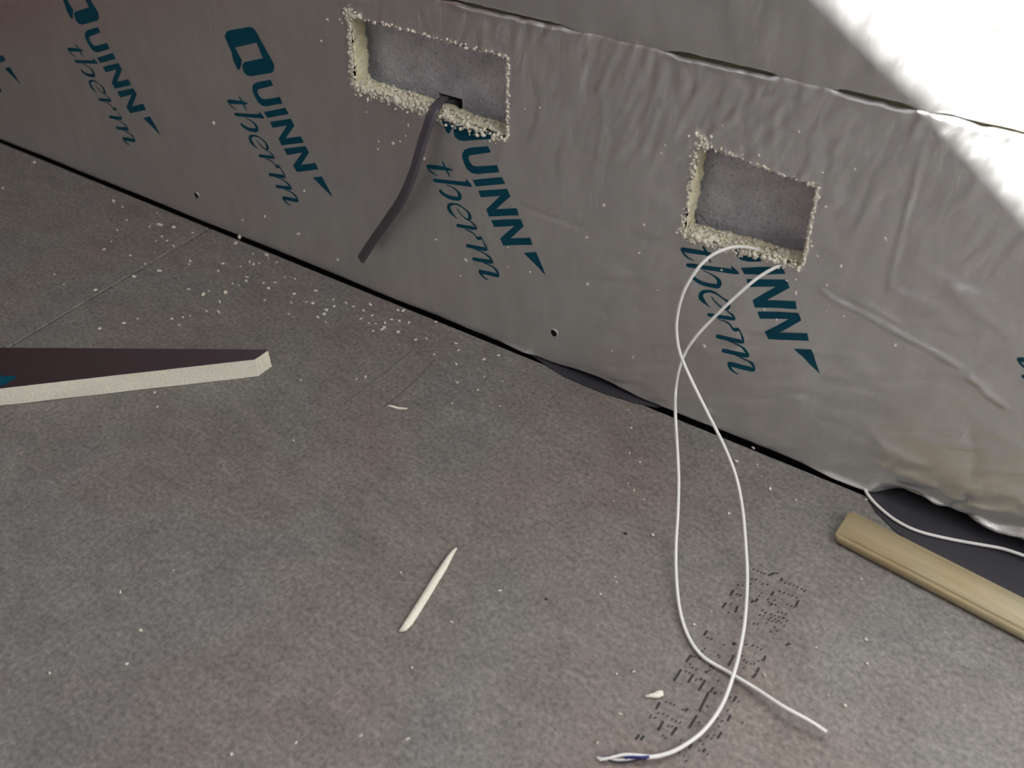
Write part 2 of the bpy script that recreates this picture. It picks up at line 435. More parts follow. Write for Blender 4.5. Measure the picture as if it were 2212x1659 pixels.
# ------------------------------------------------------------------ printed lettering on the foil
def zc(ox, oy, s): return lambda x, y: on_wall(ox + x / s, oy + y / s)
c2, c3, c4 = zc(440, 0, 3.6875), zc(880, 230, 4.1475), zc(1420, 480, 4.74)
TIP = on_wall(1178, 590); STEP = (on_wall(1775, 803).x - on_wall(350, 290).x) / 3.0
def rel(fn, pts, n): return [(fn(*p[:2]).x - TIP.x - n * STEP, fn(*p[:2]).z - TIP.z) for p in pts]
POLYS = []
for pts in (
    [(172, 300), (174, 275), (185, 252), (207, 240), (360, 213), (392, 219), (418, 243), (445, 295), (425, 338), (255, 377), (240, 378)],
    [(174, 295), (250, 372), (313, 487), (296, 476), (224, 412)],
    [(224, 408), (302, 480), (306, 500), (290, 556), (272, 546), (238, 478)],
    [(440, 288), (563, 508), (545, 520), (478, 468), (423, 336)],
    [(327, 494), (482, 460), (563, 506), (566, 540), (558, 566), (540, 579), (385, 605), (350, 599), (325, 575), (313, 535), (314, 510)],
): POLYS.append(rel(c2, pts, -1))
for pts in (
    [(730, 352), (560, 368), (515, 386), (495, 420), (494, 450), (510, 505), (540, 560), (578, 593), (630, 603), (828, 585), (808, 522), (640, 535), (596, 530), (565, 502), (548, 460), (560, 437), (600, 430), (752, 408)],
    [(588, 655), (852, 628), (880, 690), (618, 712)],
    [(640, 752), (897, 735), (927, 802), (800, 917), (985, 907), (1006, 970), (738, 981), (712, 917), (838, 797), (664, 810)],
    [(758, 1013), (1022, 1003), (1050, 1066), (930, 1178), (1108, 1168), (1130, 1231), (868, 1241), (834, 1178), (968, 1062), (784, 1076)],
    [(1048, 1305), (1157, 1300), (1248, 1505)],
): POLYS.append(rel(c3, pts, 0))
STROKES = []
for pts in (
    [(242, 272, 20), (275, 276, 44), (400, 296, 46), (520, 316, 34), (604, 332, 8)],
    [(250, 280, 16), (285, 325, 18), (330, 362, 12), (378, 386, 6)],
    [(474, 234, 16), (500, 290, 24), (530, 360, 20), (553, 412, 8)],
    [(304, 424, 20), (345, 436, 40), (480, 458, 40), (640, 480, 42), (760, 496, 48), (805, 506, 44), (836, 528, 6)],
    [(768, 444, 8), (790, 480, 30), (828, 526, 8)],
    [(475, 488, 6), (560, 526, 12), (615, 565, 24), (640, 610, 44), (628, 645, 46), (560, 642, 44), (480, 622, 40), (420, 592, 34), (385, 565, 34), (366, 542, 28)],
    [(545, 862, 6), (505, 828, 18), (470, 786, 40), (452, 745, 46), (470, 712, 40), (530, 702, 22), (600, 718, 18), (670, 762, 14), (720, 806, 26), (730, 850, 44), (718, 876, 36), (690, 880, 20), (640, 848, 12), (590, 796, 12), (562, 748, 6)],
    [(518, 934, 14), (545, 940, 34), (640, 958, 36), (740, 976, 38), (800, 990, 16)],
    [(712, 890, 8), (750, 925, 14), (778, 950, 20), (800, 985, 18)],
    [(625, 985, 6), (690, 1005, 12), (745, 1038, 14), (770, 1072, 16), (790, 1092, 30), (822, 1092, 40), (842, 1085, 22)],
    [(842, 1090, 12), (862, 1140, 14), (880, 1180, 20), (893, 1226, 12)],
    [(604, 1160, 26), (640, 1168, 38), (740, 1190, 38), (850, 1212, 40), (894, 1226, 14)],
    [(720, 1205, 6), (800, 1235, 12), (868, 1275, 16), (915, 1315, 24), (945, 1360, 14)],
    [(664, 1302, 26), (700, 1312, 38), (800, 1332, 38), (900, 1352, 42), (946, 1364, 16)],
    [(790, 1345, 6), (860, 1375, 12), (930, 1410, 16), (980, 1455, 26), (1000, 1505, 16)],
    [(722, 1442, 28), (760, 1452, 42), (860, 1476, 42), (960, 1500, 42), (1003, 1512, 18)],
    [(726, 1448, 22), (755, 1490, 24), (790, 1522, 16), (836, 1548, 6)],
):
    # smooth the traced centre line, then turn it into a ribbon of the traced width
    P = np.array(pts, float); m = []
    for i in range(len(P) - 1):
        p0, p1, p2, p3 = P[max(i - 1, 0)], P[i], P[i + 1], P[min(i + 2, len(P) - 1)]
        for t in np.linspace(0, 1, 6, endpoint=False):
            m.append(0.5 * ((2 * p1) + (p2 - p0) * t + (2 * p0 - 5 * p1 + 4 * p2 - p3) * t * t + (3 * p1 - p0 - 3 * p2 + p3) * t ** 3))
    m.append(P[-1]); m = np.array(m); m[:, 2] = np.clip(m[:, 2], 4, None)
    tg = np.gradient(m[:, :2], axis=0); tg /= np.linalg.norm(tg, axis=1)[:, None] + 1e-9
    nn = np.stack([-tg[:, 1], tg[:, 0]], 1) * m[:, 2:3] * 0.5
    STROKES.append((rel(c4, (m[:, :2] + nn).tolist(), 1), rel(c4, (m[:, :2] - nn).tolist(), 1)))

def logo_mesh(n):
    ox, oz = TIP.x + n * STEP, TIP.z
    bm = bmesh.new()
    for pl in POLYS:
        f = bm.faces.new([bm.verts.new((x + ox, 0, z + oz)) for x, z in pl])
    bm.normal_update(); bmesh.ops.triangulate(bm, faces=bm.faces[:], ngon_method='EAR_CLIP')
    for l, r in STROKES:
        L = [bm.verts.new((x + ox, 0, z + oz)) for x, z in l]; Rr = [bm.verts.new((x + ox, 0, z + oz)) for x, z in r]
        for i in range(len(L) - 1): bm.faces.new((L[i], L[i + 1], Rr[i + 1], Rr[i]))
    for it in range(6):
        es = [e for e in bm.edges if e.calc_length() > 0.0028]
        if not es: break
        bmesh.ops.subdivide_edges(bm, edges=es, cuts=1)
        bm.normal_update(); bmesh.ops.triangulate(bm, faces=[f for f in bm.faces if len(f.verts) > 4])
    bm.verts.ensure_lookup_table()
    co_ = np.array([v.co[:] for v in bm.verts])
    dead = []
    for f in bm.faces:
        c = f.calc_center_median()
        for q in HOLES:
            if in_quad(np.array(c.x), np.array(c.z), [(p[0], p[1]) for p in q]): dead.append(f); break
    d = disp(co_[:, 0], co_[:, 2])
    for v, dd in zip(bm.verts, d): v.co.y = -dd - 0.00022
    if dead: bmesh.ops.delete(bm, geom=dead, context='FACES')
    for f in bm.faces:
        f.smooth = True
        if f.normal.y > 0: f.normal_flip()
    me = bpy.data.meshes.new('printed_lettering'); bm.to_mesh(me); bm.free(); return me
for n in range(-3, 3):
    o = link('printed_lettering', logo_mesh(n), INK, board); o['label'] = 'blue printed lettering'

# two screw holes in the lower board
def fixing(px, py, r):
    c = on_wall(px, py); bm = bmesh.new()
    n = 14; rings = []
    for rr, dy in ((1.5, 0.0002), (1.15, -0.0009), (1.0, -0.0007), (0.85, 0.0002), (0.0, 0.0004)):
        if rr == 0: rings.append([bm.verts.new((0, dy, 0))]); continue
        rings.append([bm.verts.new((r * rr * math.cos(6.2832 * i / n) * random.uniform(.9, 1.1), dy, r * rr * math.sin(6.2832 * i / n) * random.uniform(.9, 1.1))) for i in range(n)])
    for a, b in zip(rings[:-1], rings[1:]):
        for i in range(n):
            if len(b) == 1: f = bm.faces.new((a[i], a[(i + 1) % n], b[0])); f.material_index = 1
            else:
                f = bm.faces.new((a[i], a[(i + 1) % n], b[(i + 1) % n], b[i])); f.smooth = True; f.material_index = 1 if b is rings[-2] else 0
    me = bpy.data.meshes.new('screw_hole'); bm.to_mesh(me); bm.free()
    me.materials.append(FOIL); me.materials.append(SHADE)
    o = link('screw_hole', me, None, board); o.location = (c.x, -float(disp(np.array(c.x), np.array(c.z))) - 0.0004, c.z); o['label'] = 'small dark screw hole'
fixing(1199, 717, 0.0030); fixing(427, 421, 0.0030)

# ------------------------------------------------------------------ foam crumbs
ICO = None
def ico():
    bm = bmesh.new(); bmesh.ops.create_icosphere(bm, subdivisions=1, radius=1.0)
    v = np.array([p.co[:] for p in bm.verts]); f = [[p.index for p in q.verts] for q in bm.faces]; bm.free(); return v, np.array(f)
ICO = ico()
def lumps(name, pts, mat):
    """one mesh of many irregular crumbs; pts = (x, y, z, radius)"""
    V, F = [], []
    for i, (x, y, z, r) in enumerate(pts):
        v = ICO[0] * (1 + rng.uniform(-.35, .35, (len(ICO[0]), 1))) * rng.uniform(.65, 1.25, (1, 3)) * r + np.array([x, y, z])
        V.append(v); F.append(ICO[1] + i * len(ICO[0]))
    return pymesh(name, np.concatenate(V), np.concatenate(F), True)
def lerp2(a, b, t): return (a[0] + (b[0] - a[0]) * t, a[1] + (b[1] - a[1]) * t)
def rim(q, lower_n, left_n, top_n, right_n, spill):
    P = []
    TL, TR, BR, BL = q
    for _ in range(lower_n):                       # heaped on the lower ledge and spilling over the foil edge
        t = rng.beta(0.9, 1.1); x, z = lerp2(BL, BR, t)
        r = abs(rng.normal(0.0006, 0.0005)) + 0.0004; u = rng.random()
        if u < 0.60: P.append((x, rng.uniform(-0.0025, 0.013), z + rng.uniform(-0.0003, 0.0014), r))
        else: P.append((x, -0.0012 - r * .3, z - abs(rng.normal(0, spill)), r))
    for _ in range(left_n):
        x, z = lerp2(TL, BL, rng.random()); r = abs(rng.normal(0.0005, 0.0004)) + 0.0003
        P.append((x - abs(rng.normal(0, 0.0017)), -0.0010, z, r))
    for _ in range(left_n // 2):                   # tufts at the corners
        cx, cz = (TL if rng.random() < .6 else BL); r = abs(rng.normal(0.0006, 0.0004)) + 0.0003
        P.append((cx + rng.normal(0.001, 0.003), -0.0012, cz + rng.normal(0.001, 0.0025), r))
    for _ in range(top_n):
        x, z = lerp2(TL, TR, rng.random()); r = abs(rng.normal(0.0005, 0.0003)) + 0.0003
        P.append((x, -0.0008, z + rng.normal(0, 0.0006), r))
    for _ in range(right_n):
        x, z = lerp2(TR, BR, rng.random()); r = abs(rng.normal(0.0006, 0.0003)) + 0.0003
        P.append((x + abs(rng.normal(0, 0.0009)), -0.0008, z, r))
    return P
o = link('foam_crumbs', lumps('foam_crumbs', rim(H1, 900, 190, 80, 80, 0.0030), CRUMB), CRUMB)
tag(o, 'cream foam crumbs clinging round the double cut-out, thickest on its lower edge', 'foam crumbs', kind='stuff')
o = link('foam_crumbs', lumps('foam_crumbs', rim(H2, 520, 130, 60, 120, 0.0018), CRUMB), CRUMB)
tag(o, 'cream foam crumbs clinging round the single cut-out, thickest on its lower edge', 'foam crumbs', kind='stuff')

CM = [lumps('foam_crumb', [(0, 0, 0, 1.0)], CRUMB) for _ in range(6)]
for m_ in CM: m_.materials.append(CRUMB)
def crumb(loc, r, kind, stretch=1.0):
    label, group = kind; flat_ = 'floor' in (group or '')
    o = bpy.data.objects.new('foam_crumb', CM[random.randrange(6)]); COL.objects.link(o)
    o.location = loc; a = random.uniform(0, 6.28)
    o.rotation_euler = (0, 0, a) if flat_ else (0, a, 0)
    o.scale = (r * stretch, r * (0.8 if flat_ else 0.6), r * 0.7 if flat_ else r)
    tag(o, label, 'foam crumb', group)
def floor_kind(px, py):
    if px < 1120 and py < 900: return 'tiny cream foam crumb in the scatter between pointed offcut and low board', 'floor crumbs below the double cut-out'
    if px < 1250: return 'tiny pale foam crumb on the open floor around the foam sliver', 'floor crumbs around the foam sliver'
    return 'tiny pale foam crumb on the floor around the looped white cables', 'floor crumbs around the white cables'
def foil_kind(px, py):
    one = {(519, 511): 'cream foam crumb perched on the lower foil edge above the scatter', (1305, 443): 'long cream foam crumb stuck to foil midway between the two cut-outs',
           (1934, 744): 'large white foam crumb stuck on the foil crease right of the lettering', (1268, 512): 'cream foam crumb on bare foil left of the single cut-out',
           (1628, 966): 'cream foam crumb on the lower foil edge right of the white cables', (463, 265): 'lone cream foam crumb left of the second complete word therm'}
    if (px, py) in one: return one[(px, py)], None
    if px < 1240: return 'tiny cream foam crumb stuck to the foil around the double cut-out', 'foil crumbs around the double cut-out'
    return 'tiny cream foam crumb stuck to the foil around the single cut-out', 'foil crumbs around the single cut-out'
floor_px = [(118, 594, 4), (138, 617, 4), (207, 629, 7), (216, 712, 6), (268, 700, 6), (290, 600, 7), (297, 690, 4), (314, 572, 5), (282, 553, 4), (225, 540, 4), (345, 487, 5), (376, 493, 6), (361, 521, 3), (375, 533, 4), (254, 498, 3), (345, 587, 6),
            (408, 627, 6), (440, 638, 6), (487, 634, 7), (482, 571, 5), (372, 690, 4), (395, 687, 4), (411, 683, 4), (387, 704, 4), (446, 673, 4), (472, 675, 5), (475, 653, 4), (535, 600, 4), (548, 572, 4), (598, 568, 4), (540, 567, 4), (615, 600, 3), (580, 624, 5), (573, 650, 4),
            (532, 608, 5), (520, 577, 4), (560, 570, 3), (676, 657, 6), (722, 663, 4), (720, 649, 4), (700, 680, 5), (687, 687, 5), (703, 670, 4), (785, 673, 5), (800, 660, 6), (804, 683, 5), (830, 709, 7), (826, 713, 6), (806, 717, 5), (797, 699, 3), (812, 700, 3), (846, 692, 5), (862, 695, 5), (860, 719, 6),
            (883, 699, 5), (871, 673, 6), (860, 672, 5), (921, 733, 4), (898, 735, 4), (942, 697, 5), (938, 767, 4), (770, 820, 4), (845, 879, 4), (985, 743, 4), (1046, 778, 6), (1046, 815, 3), (1077, 769, 4), (1085, 825, 4), (1032, 844, 4), (977, 872, 3), (985, 825, 3), (1080, 878, 3),
            (335, 849, 4), (340, 880, 4), (650, 822, 3), (635, 952, 3), (1357, 886, 3), (1364, 925, 4), (1360, 980, 4), (1382, 1000, 6), (1357, 1045, 3), (1369, 1060, 5), (1326, 1083, 3), (1391, 1080, 3), (1538, 974, 3), (1574, 1110, 5), (1590, 998, 6), (1635, 1005, 4), (1663, 1057, 5), (1645, 1030, 3),
            (1410, 1157, 6), (1328, 1247, 4), (1331, 1258, 4), (1297, 1284, 4), (1537, 1321, 3), (1499, 1350, 5), (1332, 1457, 5), (1368, 1452, 5), (1651, 1459, 5), (1824, 1525, 6), (1789, 1504, 4), (1872, 1435, 5), (1870, 1382, 5), (1763, 1400, 4), (1340, 1543, 4), (1860, 1251, 3), (1080, 1277, 4), (866, 1238, 4), (976, 1345, 4), (890, 1443, 4),
            (304, 1363, 5), (275, 1435, 5), (108, 1455, 6), (260, 1280, 4), (375, 1233, 4), (880, 1597, 4), (640, 1605, 4), (500, 1630, 5), (780, 1590, 4), (1290, 1605, 4), (1870, 1080, 4), (1718, 1082, 5), (1850, 1150, 3)]
for px, py, s in floor_px:
    p = on_floor(px, py); dist = (p - CAM).length; r = s * dist / F_PX * 0.80
    crumb((p.x, min(p.y, -0.004), r * 0.5), r, floor_kind(px, py), random.uniform(0.8, 1.5))
for _ in range(45):                                 # the dust thins out away from under the double cut-out
    px = np.clip(rng.normal(560, 250), 5, 1150); line = 303 + px * 0.405
    py = line + abs(rng.normal(0, 75)) + 14
    p = on_floor(px, py); r = abs(rng.normal(0.0009, 0.0004)) + 0.0005
    if p.y > -0.005 or py > 745 and px < 600: continue
    crumb((p.x, p.y, r * 0.5), r, floor_kind(px, py), random.uniform(0.8, 1.5))
wall_px = [(708, 41, 5), (735, 42, 4), (740, 50, 4), (695, 88, 4), (463, 265, 5), (657, 412, 5), (645, 505, 6), (525, 475, 4), (573, 467, 4), (519, 511, 7), (730, 560, 4), (818, 490, 4), (943, 517, 5), (917, 342, 5), (883, 270, 5), (850, 310, 5), (818, 305, 3), (817, 322, 3), (877, 293, 3), (792, 242, 4), (865, 305, 3),
           (1007, 561, 5), (1099, 533, 4), (1147, 586, 4), (1268, 512, 5), (1270, 612, 6), (1305, 443, 7), (1392, 484, 6), (1382, 545, 4), (1422, 625, 4), (1437, 313, 3), (1429, 330, 3), (1323, 757, 4), (1368, 771, 4), (1522, 746, 5), (1560, 582, 3), (1726, 284, 5), (1777, 372, 4), (1641, 334, 4), (1847, 365, 5), (1785, 445, 5), (1768, 444, 3),
           (1817, 575, 5), (1787, 615, 6), (1720, 632, 6), (1719, 603, 4), (1788, 670, 3), (1824, 682, 5), (1774, 749, 3), (1934, 744, 7), (1914, 515, 6), (1678, 690, 4), (1651, 667, 4), (1766, 552, 4), (1700, 605, 4), (1562, 270, 3), (1604, 333, 4), (1098, 575, 3), (996, 595, 3), (1167, 232, 3), (1135, 235, 3), (1628, 966, 6)]
for px, py, s in wall_px:
    p = on_wall(px, py); dist = (p - CAM).length; r = s * dist / F_PX * 0.75
    crumb((p.x, -float(disp(np.array(p.x), np.array(p.z))) - r * 0.3, p.z), r, foil_kind(px, py), random.uniform(0.8, 1.3))

# ------------------------------------------------------------------ cables
def crom(pts, n=8):
    P = np.array(pts, float); m = []
    for i in range(len(P) - 1):
        p0, p1, p2, p3 = P[max(i - 1, 0)], P[i], P[i + 1], P[min(i + 2, len(P) - 1)]
        for t in np.linspace(0, 1, n, endpoint=False):
            m.append(0.5 * ((2 * p1) + (p2 - p0) * t + (2 * p0 - 5 * p1 + 4 * p2 - p3) * t * t + (3 * p1 - p0 - 3 * p2 + p3) * t ** 3))
    m.append(P[-1]); return np.array(m)
def sweep(name, path, section, ref=(0, -1, 0)):
    """section(s) -> list of (across, out) offsets; capped tube along the path"""
    n = len(path); V, F = [], []; K = None
    tg = np.gradient(path, axis=0); tg /= np.linalg.norm(tg, axis=1)[:, None]
    refv = np.array(ref, float)
    for i in range(n):
        a = np.cross(tg[i], refv); a /= np.linalg.norm(a) + 1e-9; b = np.cross(a, tg[i]); refv = b
        sec = section(i / (n - 1)); K = len(sec)
        for u, v in sec: V.append(path[i] + a * u + b * v)
    for i in range(n - 1):
        for j in range(K): F.append((i * K + j, i * K + (j + 1) % K, (i + 1) * K + (j + 1) % K, (i + 1) * K + j))
    F.append(tuple(range(K - 1, -1, -1))); F.append(tuple((n - 1) * K + j for j in range(K)))
    return pymesh(name, V, F, True)
def rnd(r, k=12): return lambda s: [(r * math.cos(6.2832 * j / k), r * math.sin(6.2832 * j / k)) for j in range(k)]

# grey flat twin cable out of the knocked hole in the masonry
gp = [(hc.x + 0.004, BY + 0.075, hc.z - 0.004), tuple(on_wall(972, 222, BY - 0.001))]
for px, py, y in ((958, 214, 0.014), (938, 238, -0.004), (915, 300, -0.012), (893, 372, -0.017), (868, 430, -0.019), (836, 478, -0.017), (805, 522, -0.014), (780, 560, -0.013)):
    gp.append(tuple(on_wall(px, py, y)))
def flat(s):
    k = 24; w = 0.0042 if s > 0.3 else 0.0036; h = 0.0021; out = []
    for j in range(k):
        a = 6.2832 * j / k; c, sn = math.cos(a), math.sin(a)
        u = w * math.copysign(abs(c) ** 0.75, c); v = h * math.copysign(abs(sn) ** 0.8, sn) * (1 - 0.34 * math.exp(-((u - 0.0002) / 0.0008) ** 2))
        t = 0.35
        out.append((u * math.cos(t) - v * math.sin(t), u * math.sin(t) + v * math.cos(t)))
    return out
o = link('grey_cable', sweep('grey_cable', crom(gp, 8), flat), GREY)
tag(o, 'flat dark grey twin cable hanging out of the double cut-out over the foil', 'cable')

# white round cables: each traced point carries its height over the floor
def ray_pts(pts): return [tuple(on_floor(px, py, z)) for px, py, z in pts]
hz = on_wall(1650, 545).z
RW = 0.00115
in1 = on_wall(1660, 548, 0.012); in1b = on_wall(1700, 566, 0.030)
pA = [tuple(in1b), tuple(in1)] + [tuple(on_wall(px, py, y)) for px, py, y in ((1640, 540, 0.004), (1605, 533, -0.007), (1570, 537, -0.018), (1530, 557, -0.028), (1500, 590, -0.036), (1475, 635, -0.042), (1462, 690, -0.046), (1463, 735, -0.049), (1473, 775, -0.052), (1500, 835, -0.057))]
pA += ray_pts([(1535, 905, 0.068), (1565, 965, 0.051), (1590, 1030, 0.035), (1604, 1100, 0.022), (1611, 1180, 0.013), (1614, 1250, 0.009), (1610, 1330, 0.0085), (1600, 1395, 0.009), (1585, 1455, 0.0085), (1560, 1522, 0.006), (1520, 1578, 0.0045), (1470, 1615, 0.0035), (1430, 1631, 0.0032), (1397, 1636, 0.0032)])
cabA = empty('white_cable', (0, 0, 0))
tag(cabA, 'thin white cable looping left from the single cut-out to a stripped blue-cored end', 'cable')
pA_s = crom(pA, 8)
link('sheath', sweep('sheath', pA_s, rnd(RW)), WHITE, cabA)
for nm, mt, lab, pts, r in (
    ('conductor', BLUE, 'dark blue core', [(1402, 1635, .0036), (1385, 1636, .0042), (1368, 1634, .004), (1350, 1637, .003)], .0009),
    ('conductor', DARK, 'blackish core', [(1402, 1637, .0026), (1380, 1641, .002), (1350, 1647, .0015), (1325, 1645, .0015), (1312, 1640, .002)], .0006),
    ('conductor', WHITE, 'white core', [(1402, 1634, .003), (1375, 1631, .0045), (1348, 1630, .004), (1318, 1637, .003), (1294, 1641, .0016)], .0009),
    ('conductor', BLUE, 'bright blue core', [(1400, 1636, .002), (1370, 1638, .002), (1340, 1632, .003), (1320, 1635, .003), (1303, 1637, .002)], .0008),
    ('conductor', WHITE, 'white core', [(1400, 1637, .0022), (1360, 1640, .0015), (1330, 1641, .0012), (1302, 1640, .0012), (1290, 1637, .0012)], .0008)):
    o = link(nm, sweep(nm, crom(ray_pts(pts), 6), rnd(r, 8), (0, 0, 1)), mt, cabA); o['label'] = lab
pB = [tuple(on_wall(1740, 566, 0.032)), tuple(on_wall(1718, 566, 0.012))] + [tuple(on_wall(px, py, y)) for px, py, y in ((1690, 571, 0.000), (1640, 598, -0.012), (1590, 640, -0.022), (1540, 688, -0.030), (1505, 725, -0.036), (1480, 762, -0.040), (1465, 805, -0.044), (1459, 850, -0.048))]
pB += ray_pts([(1459, 900, 0.064), (1463, 970, 0.046), (1466, 1040, 0.031), (1464, 1110, 0.018), (1460, 1180, 0.009), (1461, 1250, 0.0045), (1469, 1320, 0.0028), (1487, 1375, 0.0024), (1518, 1418, 0.0024), (1570, 1450, 0.0024), (1630, 1486, 0.0048), (1690, 1525, 0.0080), (1745, 1555, 0.0075), (1785, 1581, 0.0055)])
o = link('white_cable', sweep('white_cable', crom(pB, 8), rnd(RW)), WHITE)
tag(o, 'thin white cable running straight down from the single cut-out to a blunt cut end', 'cable')
pC = [tuple(on_wall(1850, 1047, 0.012)), tuple(on_wall(1862, 1055, 0.002))] 
pC = [(pC[0][0], 0.014, 0.0035), (pC[1][0], 0.002, 0.003)]
pC += ray_pts([(1878, 1073, .0026), (1905, 1101, .0024), (1940, 1127, .0024), (1985, 1148, .0024), (2050, 1164, .0024), (2110, 1175, .003), (2160, 1184, .004), (2200, 1196, .005), (2260, 1220, .005), (2340, 1262, .004)])
o = link('white_cable', sweep('white_cable', crom(pC, 8), rnd(RW), (0, 0, 1)), WHITE)
tag(o, 'white cable coming from under the crumpled board edge behind the wooden batten', 'cable')

# ------------------------------------------------------------------ loose pieces on the floor
def prism(bot, h, name, lean=(0, 0), rough=0.0, sub=1):
    """upright slab from a floor outline (counter-clockwise), returns side+bottom mesh and the top outline"""
    pts = []
    n = len(bot)
    for i in range(n):
        a, b = bot[i], bot[(i + 1) % n]
        for s in range(sub): t = s / sub; pts.append((a[0] + (b[0] - a[0]) * t, a[1] + (b[1] - a[1]) * t))
    k = len(pts); V = []
    for lv, z in ((0, 0.0), (1, h * .5), (2, h)):
        for (x, y) in pts:
            j = rough if lv < 2 else rough * .3
            V.append((x + lean[0] * lv / 2 + random.gauss(0, j), y + lean[1] * lv / 2 + random.gauss(0, j), max(0, z + (random.gauss(0.0006, j) if lv == 0 else 0))))
    F = [(l * k + i, l * k + (i + 1) % k, (l + 1) * k + (i + 1) % k, (l + 1) * k + i) for l in range(2) for i in range(k)]
    F.append(tuple(range(k - 1, -1, -1))); F.append(tuple(2 * k + i for i in range(k)))
    return pymesh(name, V, F), [V[2 * k + i] for i in range(k)]

# foil-faced wedge of board, cut to a point
HT = 0.0178
f0, f1, f2 = on_floor(0, 878), on_floor(559, 813), on_floor(586, 794)
t0, t1 = on_floor(0, 752, HT), on_floor(578, 756, HT)
dirf = (f0 - f1).normalized(); dirb = (t0 - t1).normalized()
fl_ = f0 + dirf * 0.30; bl_ = t0 + dirb * 0.30
outline = [(fl_.x, fl_.y), (f1.x, f1.y), (f2.x, f2.y), (t1.x, t1.y), (bl_.x, bl_.y)]
wedge = empty('board_offcut', (f1.x, f1.y, 0))
tag(wedge, 'pointed wedge-shaped offcut of foil-faced insulation board lying on the chipboard floor', 'offcut')
def parent_at(o, e): o.parent = e; o.matrix_parent_inverse = Matrix.Translation(-e.location); return o
me, top = prism(outline, HT, 'foam_core', rough=0.0003, sub=24)
parent_at(link('foam_core', me, FOAM_PALE), wedge)['label'] = 'pale cream foam core'
dk, nt, b_ = new_mat('foil_dark_reflection')
b_.inputs['Base Color'].default_value = (0.33, 0.33, 0.40, 1); b_.inputs['Metallic'].default_value = 1.0; b_.inputs['Roughness'].default_value = 0.30  # base colour darkened to carry the dark reflection on this foil
V = [(x, y, z + 0.0002) for x, y, z in top] + [(x, y, z + 0.0006) for x, y, z in top]; k = len(top)
F = [(i, (i + 1) % k, k + (i + 1) % k, k + i) for i in range(k)] + [tuple(range(k, 2 * k))]
parent_at(link('foil_facing', pymesh('foil_facing', V, F), dk), wedge)['label'] = 'foil facing with a dark reflection in its colour'
pm = [on_floor(px, py, HT + 0.0009) for px, py in ((-40, 795), (0, 806), (4, 813), (18, 812), (33, 812), (34, 817), (22, 823), (8, 832), (-2, 834), (-40, 838))]
parent_at(link('printed_lettering', pymesh('printed_lettering', pm, [tuple(range(len(pm)))[::-1]]), INK), wedge)['label'] = 'scrap of blue print'

# thin foam sliver
def sliver(name, axis, widths, h, mat, label, cat):
    c = [on_floor(*p) for p in axis]; V, F = [], []
    n = len(c); K = 8
    for i in range(n):
        d = (c[min(i + 1, n - 1)] - c[max(i - 1, 0)]).normalized(); s = Vector((-d.y, d.x, 0)); w = widths[i]
        hh = h * min(1, w / max(widths) + 0.25)
        for j in range(K):
            a = 6.2832 * j / K
            V.append(c[i] + s * (w * math.cos(a)) + Vector((random.gauss(0, .0001), 0, hh * .5 + hh * .5 * math.sin(a))))
    for i in range(n - 1):
        for j in range(K): F.append((i * K + j, i * K + (j + 1) % K, (i + 1) * K + (j + 1) % K, (i + 1) * K + j))
    F.append(tuple(range(K - 1, -1, -1))); F.append(tuple((n - 1) * K + j for j in range(K)))
    o = link(name, pymesh(name, V, F, True), mat); tag(o, label, cat); return o
sliver('foam_sliver', [(863, 1366), (874, 1361), (884, 1348), (900, 1323), (920, 1291), (940, 1259), (957, 1232), (971, 1208), (980, 1194), (986, 1186)],
       [.0008, .0022, .0028, .0029, .0029, .0028, .0027, .0020, .0013, .0006], 0.004, FOAM_PALE, 'slim pale foam sliver with one pointed end alone on the open floor', 'foam sliver')
sliver('foam_chip', [(1393, 1506), (1402, 1505), (1412, 1505), (1420, 1503), (1427, 1500), (1430, 1495)], [.0006, .0010, .0016, .0024, .0022, .0008], 0.003, FOAM_PALE, 'small flat pale foam chip beside the dotted ink stamp', 'foam chip')
sliver('foam_shaving', [(836, 878), (848, 880), (862, 884), (880, 884)], [.0006, .0012, .0010, .0005], 0.002, FOAM_PALE, 'curled pale foam shaving at the end of the pencil lines', 'foam shaving')

# dark strip that shows below the board edge
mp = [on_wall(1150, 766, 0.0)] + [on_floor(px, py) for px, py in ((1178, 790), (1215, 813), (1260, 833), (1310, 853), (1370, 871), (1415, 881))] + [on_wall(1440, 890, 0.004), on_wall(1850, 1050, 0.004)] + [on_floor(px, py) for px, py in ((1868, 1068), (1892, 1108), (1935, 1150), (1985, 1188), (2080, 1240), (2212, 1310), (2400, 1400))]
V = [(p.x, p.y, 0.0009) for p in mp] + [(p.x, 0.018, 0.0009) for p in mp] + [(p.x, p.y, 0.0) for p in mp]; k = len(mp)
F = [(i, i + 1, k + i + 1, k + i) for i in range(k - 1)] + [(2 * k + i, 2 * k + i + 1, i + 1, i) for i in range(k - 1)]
o = link('dark_strip', pymesh('dark_strip', V, F), STRIP_MAT)
tag(o, 'dark blue-grey strip showing between the lower board edge and the batten', 'membrane')

